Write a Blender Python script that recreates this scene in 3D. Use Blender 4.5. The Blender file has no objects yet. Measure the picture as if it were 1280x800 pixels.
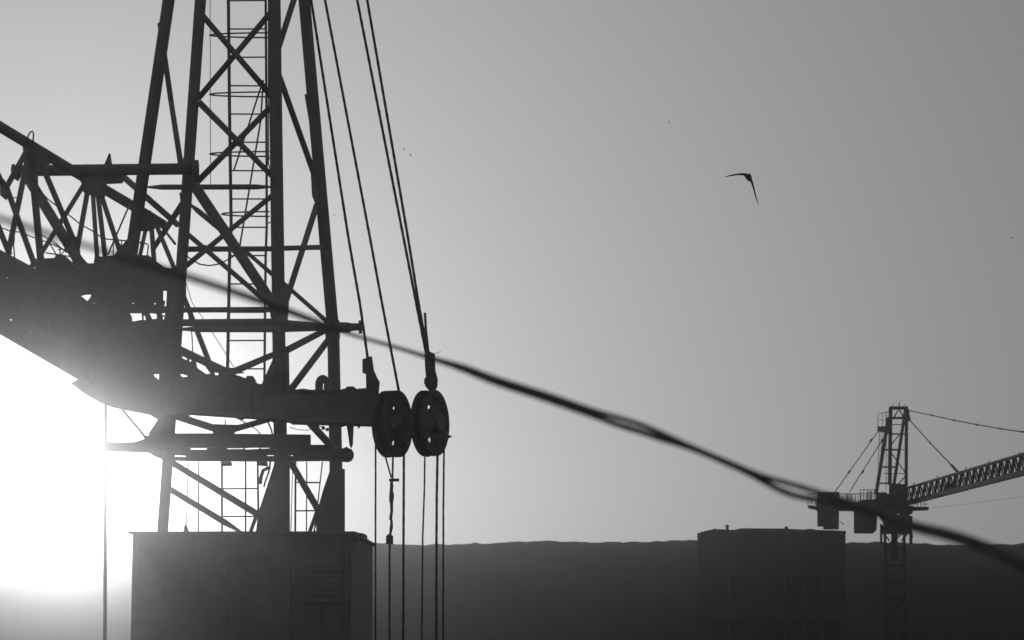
import bpy, math, random
from mathutils import Vector, Matrix
from mathutils.geometry import tessellate_polygon
random.seed(7)
SC = bpy.context.scene
COL = SC.collection

# ------------------------------------------------------------------ camera
FPX = 2887.0                      # focal length in photo pixels (about 25 degrees across)
PITCH = math.radians(7.6)
CAM = Vector((0, 0, 2.0))
cd = bpy.data.cameras.new('camera')
cd.sensor_width = 36
cd.lens = 36 * FPX / 1280
cd.clip_start = 0.1
cd.clip_end = 5000
cd.dof.use_dof = True
cd.dof.focus_distance = 44
cd.dof.aperture_fstop = 3.4
cam = bpy.data.objects.new('camera', cd)
COL.objects.link(cam)
cam.location = CAM
cam.rotation_euler = (math.radians(90) + PITCH, 0, 0)
SC.camera = cam

FW = Vector((0, math.cos(PITCH), math.sin(PITCH)))
UP = Vector((0, -math.sin(PITCH), math.cos(PITCH)))
RT = Vector((1, 0, 0))


def ray(px, py):
    return FW * FPX + RT * (px - 640) + UP * (400 - py)


def P(px, py, d):
    r = ray(px, py)
    return CAM + r * (d / r.y)


def M(w, d):                      # a width in photo pixels at distance d, in metres
    return w * d / FPX


# ------------------------------------------------------------------ light
SUN_PX = (78, 586)
sd = ray(*SUN_PX).normalized()
sun_el = math.asin(sd.z)
sun_az = math.atan2(sd.x, sd.y)
w = bpy.data.worlds.new('World')
SC.world = w
w.use_nodes = True
nt = w.node_tree
nt.nodes.clear()
N = nt.nodes.new
L = nt.links.new
sky = N('ShaderNodeTexSky')
sky.sky_type = 'NISHITA'
sky.sun_disc = False
sky.sun_elevation = sun_el
sky.sun_rotation = sun_az
sky.air_density = 1.0
sky.dust_density = 1.0
sky.ozone_density = 1.0
bw = N('ShaderNodeRGBToBW')
L(sky.outputs[0], bw.inputs[0])
# the sun seen through thin cloud: a disc with its aureole, in the sky itself
geo = N('ShaderNodeNewGeometry')
dot = N('ShaderNodeVectorMath')
dot.operation = 'DOT_PRODUCT'
dot.inputs[1].default_value = (-sd.x, -sd.y, -sd.z)
L(geo.outputs['Incoming'], dot.inputs[0])


def mth(op, a, b=None):
    n = N('ShaderNodeMath')
    n.operation = op
    for i, v in enumerate((a, b)):
        if v is None:
            continue
        if isinstance(v, (int, float)):
            n.inputs[i].default_value = v
        else:
            L(v, n.inputs[i])
    return n.outputs[0]


cl = mth('MINIMUM', mth('MAXIMUM', dot.outputs['Value'], -1.0), 1.0)
ang = mth('MULTIPLY', mth('ARCCOSINE', cl), 180 / math.pi)       # degrees from the sun
# thin even cloud veil (VEIL) brightening towards the sun, over the clear NISHITA sky
STR = 0.06
VEIL = 0.095
AUR = [(0.84, 14.6)]                  # radiance, angular scale in degrees
tot = mth('MULTIPLY', bw.outputs[0], 0.025)
tot = mth('ADD', tot, VEIL / STR)
for s, k in AUR:
    tot = mth('ADD', tot, mth('MULTIPLY', mth('EXPONENT', mth('MULTIPLY', ang, -1.0 / k)), s / STR))
bg = N('ShaderNodeBackground')
bg.inputs['Strength'].default_value = STR
L(tot, bg.inputs['Color'])
wo = N('ShaderNodeOutputWorld')
L(bg.outputs[0], wo.inputs[0])

sl = bpy.data.lights.new('sun', 'SUN')
sl.energy = 0.55           # low sun, dimmed by thin cloud
sl.angle = math.radians(0.5)
sl.color = (1.0, 1.0, 1.0)        # black-and-white photograph: no tint
so = bpy.data.objects.new('sun', sl)
COL.objects.link(so)
so.rotation_euler = sd.to_track_quat('Z', 'Y').to_euler()
so.location = (-30, 60, 60)

SC.view_settings.view_transform = 'Standard'
SC.view_settings.look = 'None'
SC.view_settings.exposure = 0.0
SC.view_settings.gamma = 1.0
SC.render.engine = 'CYCLES'
SC.cycles.use_denoising = True
SC.cycles.volume_bounces = 1
SC.cycles.use_adaptive_sampling = False
SC.cycles.light_sampling_threshold = 0.0
w.cycles.sampling_method = 'NONE'  # smooth sky: the light samples go to the sun


# ------------------------------------------------------------------ materials
def material(name, col, rough=0.6, metal=0.0, var=0.35, scale=6.0, bump=0.15, spec=0.25):
    m = bpy.data.materials.new(name)
    m.use_nodes = True
    t = m.node_tree
    b = t.nodes['Principled BSDF']
    b.inputs['Roughness'].default_value = rough
    b.inputs['Metallic'].default_value = metal
    b.inputs['Specular IOR Level'].default_value = spec
    tc = t.nodes.new('ShaderNodeTexCoord')
    nz = t.nodes.new('ShaderNodeTexNoise')
    nz.inputs['Scale'].default_value = scale
    nz.inputs['Detail'].default_value = 6
    nz.inputs['Roughness'].default_value = 0.65
    t.links.new(tc.outputs['Object'], nz.inputs['Vector'])
    rp = t.nodes.new('ShaderNodeValToRGB')
    rp.color_ramp.elements[0].position = 0.3
    rp.color_ramp.elements[1].position = 0.72
    a = col * (1 - var)
    c = col * (1 + var)
    rp.color_ramp.elements[0].color = (a, a, a, 1)
    rp.color_ramp.elements[1].color = (c, c, c, 1)
    t.links.new(nz.outputs['Fac'], rp.inputs['Fac'])
    t.links.new(rp.outputs['Color'], b.inputs['Base Color'])
    if bump:
        bp = t.nodes.new('ShaderNodeBump')
        bp.inputs['Strength'].default_value = bump
        bp.inputs['Distance'].default_value = 0.01
        t.links.new(nz.outputs['Fac'], bp.inputs['Height'])
        t.links.new(bp.outputs['Normal'], b.inputs['Normal'])
    return m


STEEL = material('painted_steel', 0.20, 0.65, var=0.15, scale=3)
RUST = material('weathered_steel', 0.14, 0.85, var=0.3, scale=8)
ROPE = material('wire_rope', 0.05, 0.55, scale=40)
RUBBER = material('weathered_cable', 0.24, 0.9, scale=30, spec=0.0)
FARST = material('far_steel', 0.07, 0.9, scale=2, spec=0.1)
CONC = material('concrete', 0.10, 0.95, scale=1.2, spec=0.1)
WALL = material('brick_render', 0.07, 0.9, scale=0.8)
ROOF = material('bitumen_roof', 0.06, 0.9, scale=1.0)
GLASS = material('dusty_glass', 0.03, 0.15, scale=1.0, bump=0)
GROUND = material('gravel_ground', 0.09, 0.95, scale=0.4, bump=0.4)
HILL = material('added_scrub_hill', 0.05, 0.95, scale=0.15, bump=0.6)
FEATHER = material('dark_feathers', 0.05, 0.7, scale=20)


# ------------------------------------------------------------------ mesh builder
class MB:
    def __init__(s):
        s.v, s.f = [], []

    def tube(s, a, b, r1, r2=None, n=10, caps=True):
        return s.sweep([a, b], [r1, r1 if r2 is None else r2], n, caps)

    def sweep(s, pts, rad, n=8, caps=True):
        pts = [Vector(p) for p in pts]
        if not isinstance(rad, (list, tuple)):
            rad = [rad] * len(pts)
        base = len(s.v)
        t0 = (pts[1] - pts[0]).normalized()
        u = t0.orthogonal().normalized()
        for i, p in enumerate(pts):
            t = (pts[min(i + 1, len(pts) - 1)] - pts[max(i - 1, 0)]).normalized()
            u = (u - t * u.dot(t)).normalized()
            v = t.cross(u)
            for k in range(n):
                a = 2 * math.pi * k / n
                s.v.append(p + (u * math.cos(a) + v * math.sin(a)) * rad[i])
        for i in range(len(pts) - 1):
            for k in range(n):
                a, b = base + i * n + k, base + i * n + (k + 1) % n
                s.f.append((a, b, b + n, a + n))
        if caps:
            s.f.append(tuple(base + k for k in reversed(range(n))))
            s.f.append(tuple(base + (len(pts) - 1) * n + k for k in range(n)))
        return s

    def beam(s, a, b, wv, wd, up=Vector((0, 0, 1))):
        # rectangular bar from a to b: wv across in the face plane, wd in depth
        a, b = Vector(a), Vector(b)
        t = (b - a).normalized()
        dp = Vector((0, 1, 0))
        dp = (dp - t * dp.dot(t))
        if dp.length < 1e-3:
            dp = Vector((1, 0, 0))
        dp.normalize()
        u = t.cross(dp).normalized()
        base = len(s.v)
        for p in (a, b):
            for su, sp in ((-1, -1), (1, -1), (1, 1), (-1, 1)):
                s.v.append(p + u * su * wv / 2 + dp * sp * wd / 2)
        for q in ((3, 2, 1, 0), (4, 5, 6, 7), (0, 1, 5, 4), (1, 2, 6, 5), (2, 3, 7, 6), (3, 0, 4, 7)):
            s.f.append(tuple(base + i for i in q))
        return s

    def box(s, lo, hi):
        base = len(s.v)
        for z in (lo[2], hi[2]):
            for x, y in ((lo[0], lo[1]), (hi[0], lo[1]), (hi[0], hi[1]), (lo[0], hi[1])):
                s.v.append(Vector((x, y, z)))
        for q in ((3, 2, 1, 0), (4, 5, 6, 7), (0, 1, 5, 4), (1, 2, 6, 5), (2, 3, 7, 6), (3, 0, 4, 7)):
            s.f.append(tuple(base + i for i in q))
        return s

    def plate(s, poly, thick, d=None, holes=()):
        # poly: (px, py) at distance d, or (px, py, d) per corner; extruded backwards by thick metres
        def pt(q):
            return P(q[0], q[1], q[2] if len(q) > 2 else d)
        loops = [[pt(q) for q in poly]] + [[pt(q) for q in h] for h in holes]
        flat = [p for lp in loops for p in lp]
        flat2 = [[Vector((p.x, p.z, 0)) for p in lp] for lp in loops]
        tris = tessellate_polygon(flat2)
        base = len(s.v)
        n = len(flat)
        s.v += flat
        run = flat[0].x / flat[0].y if flat[0].y > 100 else 0.0     # the distant crane stands square to the line of sight
        s.v += [p + Vector((run * thick, thick, 0)) for p in flat]
        for t in tris:
            A, B, C = (flat[i] for i in t)
            nrm = (B - A).cross(C - A)
            t = tuple(t) if nrm.y < 0 else tuple(reversed(t))
            s.f.append(tuple(base + i for i in t))
            s.f.append(tuple(base + n + i for i in reversed(t)))
        k = 0
        for lp in loops:
            m = len(lp)
            for i in range(m):
                a, b = base + k + i, base + k + (i + 1) % m
                s.f.append((a, a + n, b + n, b))
            k += m
        return s

    def disc(s, c, axis, r, thick, n=32, holes=(), upv=Vector((0, 0, 1))):
        # a plate with through holes: holes = [(u, v, ru, rv)] in the disc's own plane
        c, axis = Vector(c), Vector(axis).normalized()
        vv = (upv - axis * upv.dot(axis)).normalized()
        uu = vv.cross(axis).normalized()
        loops = [[(r * math.cos(2 * math.pi * k / n), r * math.sin(2 * math.pi * k / n)) for k in range(n)]]
        for (hu, hv, ru, rv) in holes:
            loops.append([(hu + ru * math.cos(-2 * math.pi * k / 10), hv + rv * math.sin(-2 * math.pi * k / 10)) for k in range(10)])
        tris = tessellate_polygon([[Vector((a, b, 0)) for a, b in lp] for lp in loops])
        flat = [c + uu * a + vv * b for lp in loops for a, b in lp]
        base, m = len(s.v), len(flat)
        s.v += [p - axis * thick / 2 for p in flat] + [p + axis * thick / 2 for p in flat]
        for t in tris:
            s.f.append(tuple(base + i for i in t))
            s.f.append(tuple(base + m + i for i in reversed(t)))
        k = 0
        for lp in loops:
            q = len(lp)
            for i in range(q):
                a, b = base + k + i, base + k + (i + 1) % q
                s.f.append((a, b, b + m, a + m))
            k += q
        return s

    def build(s, name, mat, parent=None, origin=None, smooth=False):
        o3 = Vector(origin) if origin is not None else (root_of(parent) if parent else Vector((0, 0, 0)))
        me = bpy.data.meshes.new(name)
        me.from_pydata([tuple(p - o3) for p in s.v], [], s.f)
        me.materials.append(mat)
        me.validate()
        import bmesh
        bm = bmesh.new()
        bm.from_mesh(me)
        bmesh.ops.recalc_face_normals(bm, faces=bm.faces)
        bm.to_mesh(me)
        bm.free()
        if smooth:
            for p in me.polygons:
                p.use_smooth = len(p.vertices) == 4
        ob = bpy.data.objects.new(name, me)
        COL.objects.link(ob)
        if parent:
            ob.parent = parent
        else:
            ob.location = o3
        return ob


def root_of(o):
    while o.parent:
        o = o.parent
    return Vector(o.location)


def tag(o, label, cat, group=None):
    o['label'] = label
    o['category'] = cat
    if group:
        o['group'] = group
    return o


def thing(name, loc, label, cat, group=None):
    e = bpy.data.objects.new(name, None)
    e.empty_display_size = 0.3
    COL.objects.link(e)
    e.location = loc
    return tag(e, label, cat, group)


def bar(name, parent, x1, y1, d1, x2, y2, d2, w1, w2=None, mat=None, n=10, taper=''):
    # a round member between two points; taper 'a'/'b'/'ab' gives flattened pointed ends
    w2 = w1 if w2 is None else w2
    a, b = P(x1, y1, d1), P(x2, y2, d2)
    r1, r2 = M(w1, d1) / 2, M(w2, d2) / 2
    pts, rad = [a, b], [r1, r2]
    Lb = (b - a).length
    if taper:
        pts, rad = [], []
        e = min(0.35, Lb * 0.25)
        if 'a' in taper:
            pts += [a, a.lerp(b, e / Lb)]
            rad += [r1 * 0.3, r1]
        else:
            pts.append(a)
            rad.append(r1)
        if 'b' in taper:
            pts += [a.lerp(b, 1 - e / Lb), b]
            rad += [r2, r2 * 0.3]
        else:
            pts.append(b)
            rad.append(r2)
    return MB().sweep(pts, rad, n).build(name, mat or STEEL, parent, smooth=True)


# ------------------------------------------------------------------ ground, hill
g = MB()
S = 26
gx0, gx1, gy0, gy1 = -146, 146, -28, 256
for j in range(S + 1):
    for i in range(S + 1):
        x = gx0 + (gx1 - gx0) * i / S
        y = gy0 + (gy1 - gy0) * j / S
        g.v.append(Vector((x, y, random.uniform(-0.04, 0.0))))
for j in range(S):
    for i in range(S):
        a = j * (S + 1) + i
        g.f.append((a, a + 1, a + S + 2, a + S + 1))
go = g.build('ground', GROUND)
go['kind'] = 'structure'

hb = MB()  # unseen ridge, added so the bottom strip of the view stays dark
nx, ny = 420, 16
for j in range(ny + 1):
    for i in range(nx + 1):
        x = -145 + 290 * i / nx
        t = j / ny
        y = 196 + 56 * t
        prof = math.sin(math.pi * min(1, t * 1.02)) ** 0.8
        crest = (785 - 676.5) / FPX * 223 + 2.0
        h = crest * (0.985 + 0.012 * math.sin(x * 0.11) + 0.01 * math.sin(x * 0.37 + 1)) + random.uniform(-.16, 0.06) * (1 if 0.2 < t < .8 else .3)
        hb.v.append(Vector((x + random.uniform(-.15, .15), y, -0.3 + (h + 0.3) * prof)))
for j in range(ny):
    for i in range(nx):
        a = j * (nx + 1) + i
        hb.f.append((a, a + 1, a + nx + 2, a + nx + 1))
ho = hb.build('added_hill', HILL)
for p_ in ho.data.polygons:
    p_.use_smooth = True
ho['kind'] = 'structure'

# ------------------------------------------------------------------ far building
D = 178
bx0, bx1 = P(872, 670, D).x, P(1057, 670, D).x
zt = P(0, 664, D).z
bd = thing('industrial_building', ((bx0 + bx1) / 2, D + 7, 0), 'long low flat-roofed building under the counterweights of the distant crane', 'building')
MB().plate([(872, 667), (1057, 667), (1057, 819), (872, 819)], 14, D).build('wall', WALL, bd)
rf = MB()
rf.plate([(871.5, 666.5), (876, 665.2), (884, 663), (890, 662), (893, 660.6), (897, 661.6), (906, 661.6), (910, 662), (917, 662.3), (927, 660.3), (981, 660.6),
          (985, 661.0), (1006, 662), (1008, 661.2), (1017, 661.2), (1019, 662.3), (1040, 662.8), (1057.5, 663.6), (1057.5, 667), (871.5, 667.5)], 14.3, D - .15)
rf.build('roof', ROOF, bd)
v = MB()
c = P(909, 662, D + 3)
v.sweep([c, c + Vector((0, 0, .22)), c + Vector((0, 0, .24)), c + Vector((0, 0, .42))], [.13, .1, .22, .02], 8).build('roof_vent', ROOF, bd)
c = P(983, 661, D + 3)
MB().sweep([c, c + Vector((0, 0, .18))], [.16, .12], 8).build('roof_vent', ROOF, bd)
wz = [1.2, 4.4, 7.0]
for z in wz[:2]:
    for k in range(7):
        x = bx0 + 1.0 + k * (bx1 - bx0 - 2.0) / 6.6
        f = MB()
        f.box((x - .06, D - .06, z - .06), (x + 1.36, D + .02, z))
        f.box((x - .06, D - .06, z + 1.5), (x + 1.36, D + .02, z + 1.56))
        f.box((x - .06, D - .06, z), (x, D + .02, z + 1.5))
        f.box((x + 1.3, D - .06, z), (x + 1.36, D + .02, z + 1.5))
        f.box((x + .62, D - .05, z), (x + .68, D + .02, z + 1.5))
        fo = f.build('window', CONC, bd)
        MB().box((x, D - .02, z), (x + 1.3, D + .01, z + 1.5)).build('pane', GLASS, fo)


# ------------------------------------------------------------------ MAIN CRANE
base = P(310, 667, 35.5)
base.z = 0
crane = thing('lattice_crane', base, 'big dark lattice crane in front of the sun with ladder, boom and rope pulleys', 'crane')

# machinery house that carries the mast
hs = MB()
x0, x1 = P(166, 667, 33.2).x, P(440, 667, 33.2).x
zr = P(0, 667.5, 33.2).z
hs.box((x0, 33.2, 0.9), (x1, 38.2, zr))
hs.build('machinery_house', STEEL, crane)
rl = MB()
rl.box((x0 - .05, 33.1, zr + 0.002), (x1 + .05, 38.3, zr + .035))
rl_ = rl.build('house_roof', STEEL, crane)
MB().plate([(432, 664.5), (441, 664), (448, 665.5), (455, 667), (455, 674), (432, 674)], .8, 33.4).build('roof_bracket', STEEL, crane)
for k in range(9):
    x = x0 + 0.08 + k * (x1 - x0 - .16) / 8
    MB().box((x - .02, 33.165, .95), (x + .02, 33.198, zr - .02)).build('wall_rib', STEEL, crane)
for zz in (1.75, 2.55):
    MB().box((x0 + .06, 33.18, zz - .012), (x1 - .06, 33.198, zz + .012)).build('panel_seam', STEEL, crane)
for k in range(2):
    dx = x0 + (x1 - x0) * (.34 + .29 * k)
    dr = MB().box((dx - .3, 33.15, 1.1), (dx + .3, 33.19, 2.95)).build('door', STEEL, crane)
    MB().sweep([(dx + .22, 33.14, 2.0), (dx + .22, 33.1, 2.0), (dx + .22, 33.1, 2.16), (dx + .22, 33.14, 2.16)], .012, 6).build('handle', STEEL, dr)
    for zz in (1.3, 2.7):
        MB().sweep([(dx - .3, 33.14, zz), (dx - .3, 33.14, zz + .12)], .018, 6).build('hinge', STEEL, dr)
lv = MB().box((x1 - .72, 33.16, 2.35), (x1 - .12, 33.19, 3.0)).build('louvre', STEEL, crane)
for k in range(7):
    MB().beam(Vector((x1 - .7, 33.14, 2.4 + k * .088)), Vector((x1 - .14, 33.14, 2.4 + k * .088)), .05, .03).build('slat', STEEL, lv)
for k in range(24):
    MB().sweep([(x0 + .1 + k * (x1 - x0 - .2) / 23, 33.09, zr + .016), (x0 + .1 + k * (x1 - x0 - .2) / 23, 33.1, zr + .016)], .012, 6).build('rivet', STEEL, rl_)
MB().box((x0 - .1, 33.1, 0.55), (x1 + .1, 38.3, 0.897)).build('turntable_frame', STEEL, crane)
for xx in (x0 + .3, x1 - .3):
    for yy in (33.8, 37.6):
        MB().sweep([(xx - .18, yy, .28), (xx + .18, yy, .28)], .28, 16).build('wheel', RUST, crane)
        MB().box((xx - .3, yy - .12, .3), (xx + .3, yy + .12, .548)).build('wheel_bracket', STEEL, crane)

# legs, continued above the frame
def ext(x1, y1, x2, y2, ye):
    return x1 + (x2 - x1) * (ye - y1) / (y2 - y1)

bar('leg', crane, ext(192, 128, 163, 325, -160), -160, 35.2, 158, 360, 35.2, 15.5, 16, n=14)
bar('leg', crane, ext(241.5, 128, 203, 668, -160), -160, 34, 203, 668, 34, 15, 14, n=14)
bar('leg', crane, ext(344.5, 128, 352, 668, -160), -160, 34, 352, 668, 34, 16.8, 17, n=14)
bar('leg', crane, ext(391.5, 128, 416.5, 415, -160), -160, 36, 416.8, 418, 36, 15.2, 15.5, n=14)
bar('leg', crane, 416.5, 408, 36, 421.5, 668, 36, 15.5, 17, n=14)
# a top tie far above the frame joins the legs
bar('brace', crane, ext(241.5, 128, 203, 668, -150), -150, 34, ext(344.5, 128, 352, 668, -150), -150, 34, 10)
bar('brace', crane, ext(344.5, 128, 352, 668, -150), -150, 34, ext(391.5, 128, 416.5, 415, -150), -150, 36, 10)
bar('brace', crane, ext(241.5, 128, 203, 668, -150), -150, 34, ext(192, 128, 163, 325, -150), -150, 35.2, 10)

BR = [  # x1, y1, d1, x2, y2, d2, w1, w2, taper
    (249, 128, 34, 341, 221, 34, 6.5, 5.5, ''), (338, 134, 34.1, 246, 228, 34.1, 6, 6.5, ''),
    (341, 122, 34, 252, 18, 34, 6, 6, ''), (338, 16, 34.1, 247, 124, 34.1, 6, 6, ''),
    (183, 234, 35.8, 341, 233.6, 34.1, 5.5, 5.5, 'ab'),
    (241, 229, 33.9, 347, 389, 33.9, 12, 12.2, ''),
    (342, 243, 34.1, 227, 337, 34.1, 5.2, 5.6, ''),
    (236, 254, 34.2, 282, 292, 34.2, 5.5, 5.5, 'a'),
    (232, 290.5, 34.2, 333, 377, 34.0, 5, 5.2, ''),
    (226, 311.5, 34.2, 345, 311, 34.2, 6, 5.5, ''), (350, 310.5, 34.2, 404, 309, 36, 5.2, 5.2, ''),
    (307, 314, 34.3, 345, 347, 34.3, 4, 4.5, ''),
    (396, 256, 36, 357, 378, 34.1, 6.0, 6.0, ''),
    (352, 352, 34.1, 410, 403, 35.9, 4.2, 4.6, ''),
    (343, 78, 34.2, 394, 222, 36, 6, 6.2, ''), (343, 76, 34.2, 380, -40, 36, 6, 6, ''), (382, 118, 36, 391, 172, 36, 2.4, 2.4, ''),
    (215, 387.5, 34.2, 343, 387, 34.2, 5.6, 5.8, ''),
    (216, 403.6, 33.9, 345, 402.8, 33.9, 7.4, 8, ''), (219, 411.5, 33.8, 350, 411.5, 33.8, 6.4, 6.6, 'a'),
    (357, 405, 33.9, 412, 409, 35.8, 9.5, 7.5, ''), (357, 411.5, 33.9, 412, 410, 35.8, 6, 5.5, ''),
    (358, 438, 34.1, 408, 412, 35.9, 8, 7, ''), (362, 489, 34.2, 411, 424, 35.9, 8, 7.6, ''),
    (284, 468, 34.1, 346, 441.5, 34.1, 7.5, 6, ''), (216, 432.5, 34.1, 287, 466, 34.1, 7, 7, ''),
    (224, 356, 34.3, 265, 462, 34.3, 5, 5.6, ''),
    (207, 516, 34.2, 284, 540.5, 34.2, 8.5, 8.5, ''), (276, 541, 34.2, 346, 521.5, 34.2, 7, 5.5, ''),
    (382, 523, 34.2, 419, 563, 35.7, 7.5, 7.5, ''),
    (208, 574, 34.2, 324, 644, 34.2, 6.4, 6.6, ''), (205, 607, 34.2, 306, 668, 34.2, 6, 6.2, 'b'),
    (360, 572, 34.2, 397, 636, 35.6, 6.6, 7, ''),
    (312, 668, 34, 323, 638, 34, 3.6, 4, ''), (386, 668, 35.9, 396, 640, 35.9, 3.6, 4, ''),
    (214, 128, 35.2, 227, 212, 34.1, 5.5, 6, ''), (200, 30, 36, 214, 128, 35.2, 5.5, 5.5, ''),
    (231, 250, 34.2, 191, 312, 35.5, 6.5, 5, ''),
    (152, 219, 36.2, 222, 281, 35.3, 6.5, 6, ''),
    (187, 264, 35.5, 219, 305, 35, 2.6, 2.6, ''),
]
for b in BR:
    f = 1.12 if b[6] >= 8 else 1.27
    bar('brace', crane, *b[:6], b[6] * f, b[7] * f, taper=b[8])

# big horizontal tube with its flange
tb = bar('cross_tube', crane, 17, 213.5, 33.4, 246, 211, 33.55, 14.5, 15, n=16)
MB().sweep([P(240, 213.6, 33.5), P(248, 213.6, 33.52)], [M(14, 33.5)] * 2, 18).build('flange', STEEL, tb)
MB().sweep([P(15.5, 213.5, 33.4), P(18, 213.5, 33.4)], [M(8.6, 33.5)] * 2, 18).build('flange', STEEL, tb)
MB().plate([(130, 206), (136.2, 191.5), (137.8, 192), (140, 206)], .03, 33.5).build('lug', STEEL, tb)
MB().plate([(17, 219), (26, 219), (22, 226), (18.5, 224)], .05, 33.4).build('lug', STEEL, tb)

# gusset plates at the nodes
GUS = [
    ([(229, 196), (247, 203), (248, 229), (240, 233), (228, 228)], 33.9), ([(299, 170), (305, 175), (299, 183), (291, 181), (291, 174)], 34.0),
    ([(395, 215), (400, 262), (397, 262), (390, 245), (388, 210)], 35.9), ([(336, 370), (358, 356), (361, 378), (359.5, 402), (342, 403), (338, 396)], 33.8),
    ([(405, 399), (424, 400), (425, 423), (407, 424)], 35.75), ([(277, 458), (292, 460), (306, 466), (272, 470)], 33.9),
    ([(320, 360), (340, 372), (345, 396), (330, 376)], 33.75),
    ([(224, 240), (237, 246), (236, 262), (226, 256)], 33.9), ([(327, 480), (345, 440), (361, 440), (362, 492), (338, 492)], 33.95),
    ([(279, 284), (288, 284), (291, 300), (281, 300)], 33.9), ([(266, 530), (300, 531), (290, 546), (266, 546)], 34.05),
    ([(249, 308), (257, 306), (263, 311), (257, 316), (249, 315)], 34.05),
]
for poly, d in GUS:
    MB().plate(poly, .03, d).build('gusset_plate', STEEL, crane)
# triangular feet of the two right legs
MB().plate([(344, 576), (361.5, 576), (361.5, 668), (319.5, 668), (322.5, 642)], .12, 33.8, holes=[[(342.6, 662), (344.6, 662), (344.6, 664), (342.6, 664)]]).build('leg_foot', STEEL, crane)
MB().plate([(413, 586), (430.5, 586), (430.5, 668), (391, 668), (396, 640), (404, 612)], .12, 35.6, holes=[[(390.9 + 2.6, 660), (390.9 + 4.4, 655), (390.9 + 4.4, 664), (390.9 + 2.4, 664)]]).build('leg_foot', STEEL, crane)
for x, d in ((232.5, 34), (320, 34)):
    h = 13 if x < 300 else 4
    MB().plate([(x - 3.5, 669), (x - 2.6, 668 - h + 3), (x - 0.5, 668 - h), (x + 2, 668 - h + 4), (x + 4, 669)], .04, d).build('lifting_lug', STEEL, crane)

# ladder
LD = 34.9
def ladder(stiles, rungs, w=(3.8, 2.8), d=LD):
    m = MB()
    for k, st in enumerate(stiles):
        for (xa, ya), (xb, yb) in zip(st[:-1], st[1:]):
            m.beam(P(xa, ya, d), P(xb, yb, d), M(w[k], d), .045)
    lo = m.build('ladder', STEEL, crane)
    for y in rungs:
        xs = [x_at(st, y) for st in stiles]
        MB().sweep([P(xs[0], y, d), P(xs[1], y + random.uniform(-.4, .4), d)], M(1.9, d) / 2, 6).build('rung', STEEL, lo)
    return lo

def x_at(st, y):
    for (xa, ya), (xb, yb) in zip(st[:-1], st[1:]):
        if min(ya, yb) <= y <= max(ya, yb):
            return xa + (xb - xa) * (y - ya) / (yb - ya)
    return st[-1][0]

S1 = [(284, -150), (286.8, 128), (289, 284), (287, 322), (284.4, 466)]
S2 = [(331, -150), (333, 128), (333.4, 284), (332, 322), (330.5, 480)]
lad = ladder([S1, S2], [142.5 + 35.4 * k for k in range(-8, 10)])
# cage hoops and their straps
for y, xl in ((192.5, 262), (267.5, 277), (118, 262), (44, 262), (-30, 262)):
    pts = []
    for k in range(13):
        a = math.pi * k / 12
        cx = 334 + (xl - 334) * math.sin(a * 1.0)
        x = 337 - (337 - xl) * math.sin(a)
        d = LD - .32 * math.cos(a)
        pts.append(P(x, y + 3 * math.cos(a), d))
    MB().sweep(pts, M(2.0, LD) / 2, 6).build('cage_hoop', STEEL, lad)
MB().sweep([P(262.5, -60, LD), P(263, 192, LD), P(263.5, 237, LD)], M(1.0, LD) / 2, 6).build('cage_strap', STEEL, lad)
MB().sweep([P(335.5, -60, LD - .3), P(335.5, 205, LD - .3), P(341, 222, LD - .3)], M(1.6, LD) / 2, 6).build('cage_strap', STEEL, lad)
MB().sweep([P(329, 100, LD - .1), P(292, 214, LD - .1)], M(2.4, LD) / 2, 6).build('cage_strap', STEEL, lad)
MB().sweep([P(329, 100, LD - .15), P(326, 150, LD - .15), P(301, 300, LD - .15), P(297, 325, LD - .15)], M(2.4, LD) / 2, 6).build('cage_strap', STEEL, lad)
for y in (200, 280):
    MB().sweep([P(333, y, LD), P(342, y - 4, LD - .3)], M(1.6, LD) / 2, 6).build('cage_strap', STEEL, lad)
ladder([[(277.5, 577), (277.5, 668)], [(322, 577), (323, 640)]], [611, 645.5], (2.2, 2.2), 34.8)
ladder([[(369.5, 575), (369, 670)], [(403, 577), (396, 640)]], [603, 638.5], (2.2, 1.2), 36.4)
for x, xb, w_, yb in ((307, 307, 2.4, 668), (235.5, 233, 1.6, 656), (248.5, 248, 2.0, 668), (383.5, 383, 1.6, 668), (366, 363.5, 1.2, 668), (281.5, 281.5, 1.6, 540)):
    y0 = 524 if yb == 540 else 577
    bar('hanger_rod', crane, x, y0, 35, xb, yb, 35, w_, n=6)

# main cross beam
bm_ = MB().plate([(205, 477), (225, 474), (285, 471), (330, 481), (345, 491), (363, 491.5), (390, 492.5), (414, 492), (430, 485.5), (445, 486), (456, 485), (466, 489), (473, 498), (475, 530),
                  (442, 527.5), (412, 527), (363, 526), (330, 522), (232, 515.5), (205, 515)], .45, 33.45,
                 holes=[[(457.6, 500.0), (461.6, 500.0), (461.6, 501.6), (457.6, 501.6)]])
mbm = bm_.build('main_beam', STEEL, crane)
MB().plate([(209, 440), (222, 437), (285, 466), (300, 470), (345, 489), (345, 494), (209, 494)], .04, 34.3,
           holes=[[(227, 445.5), (229, 445.5), (234, 448.6), (233, 450), (228, 447.4)], [(236.6, 449), (239, 449.5), (239, 452), (236.8, 452)],
                  [(245, 452.2), (256, 457.6), (263, 467), (257.6, 467.4), (246.4, 459.6)], [(268, 465.4), (278, 467), (276.6, 469.2), (269, 469)],
                  [(225, 467.2), (232, 468.6), (235, 470.6), (227.6, 471.4)], [(344 - 2, 486.0 - 8), (344 - .6, 486 - 8), (344 - .6, 486), (344 - 2, 486)]]).build('web_plate', STEEL, crane)
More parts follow.
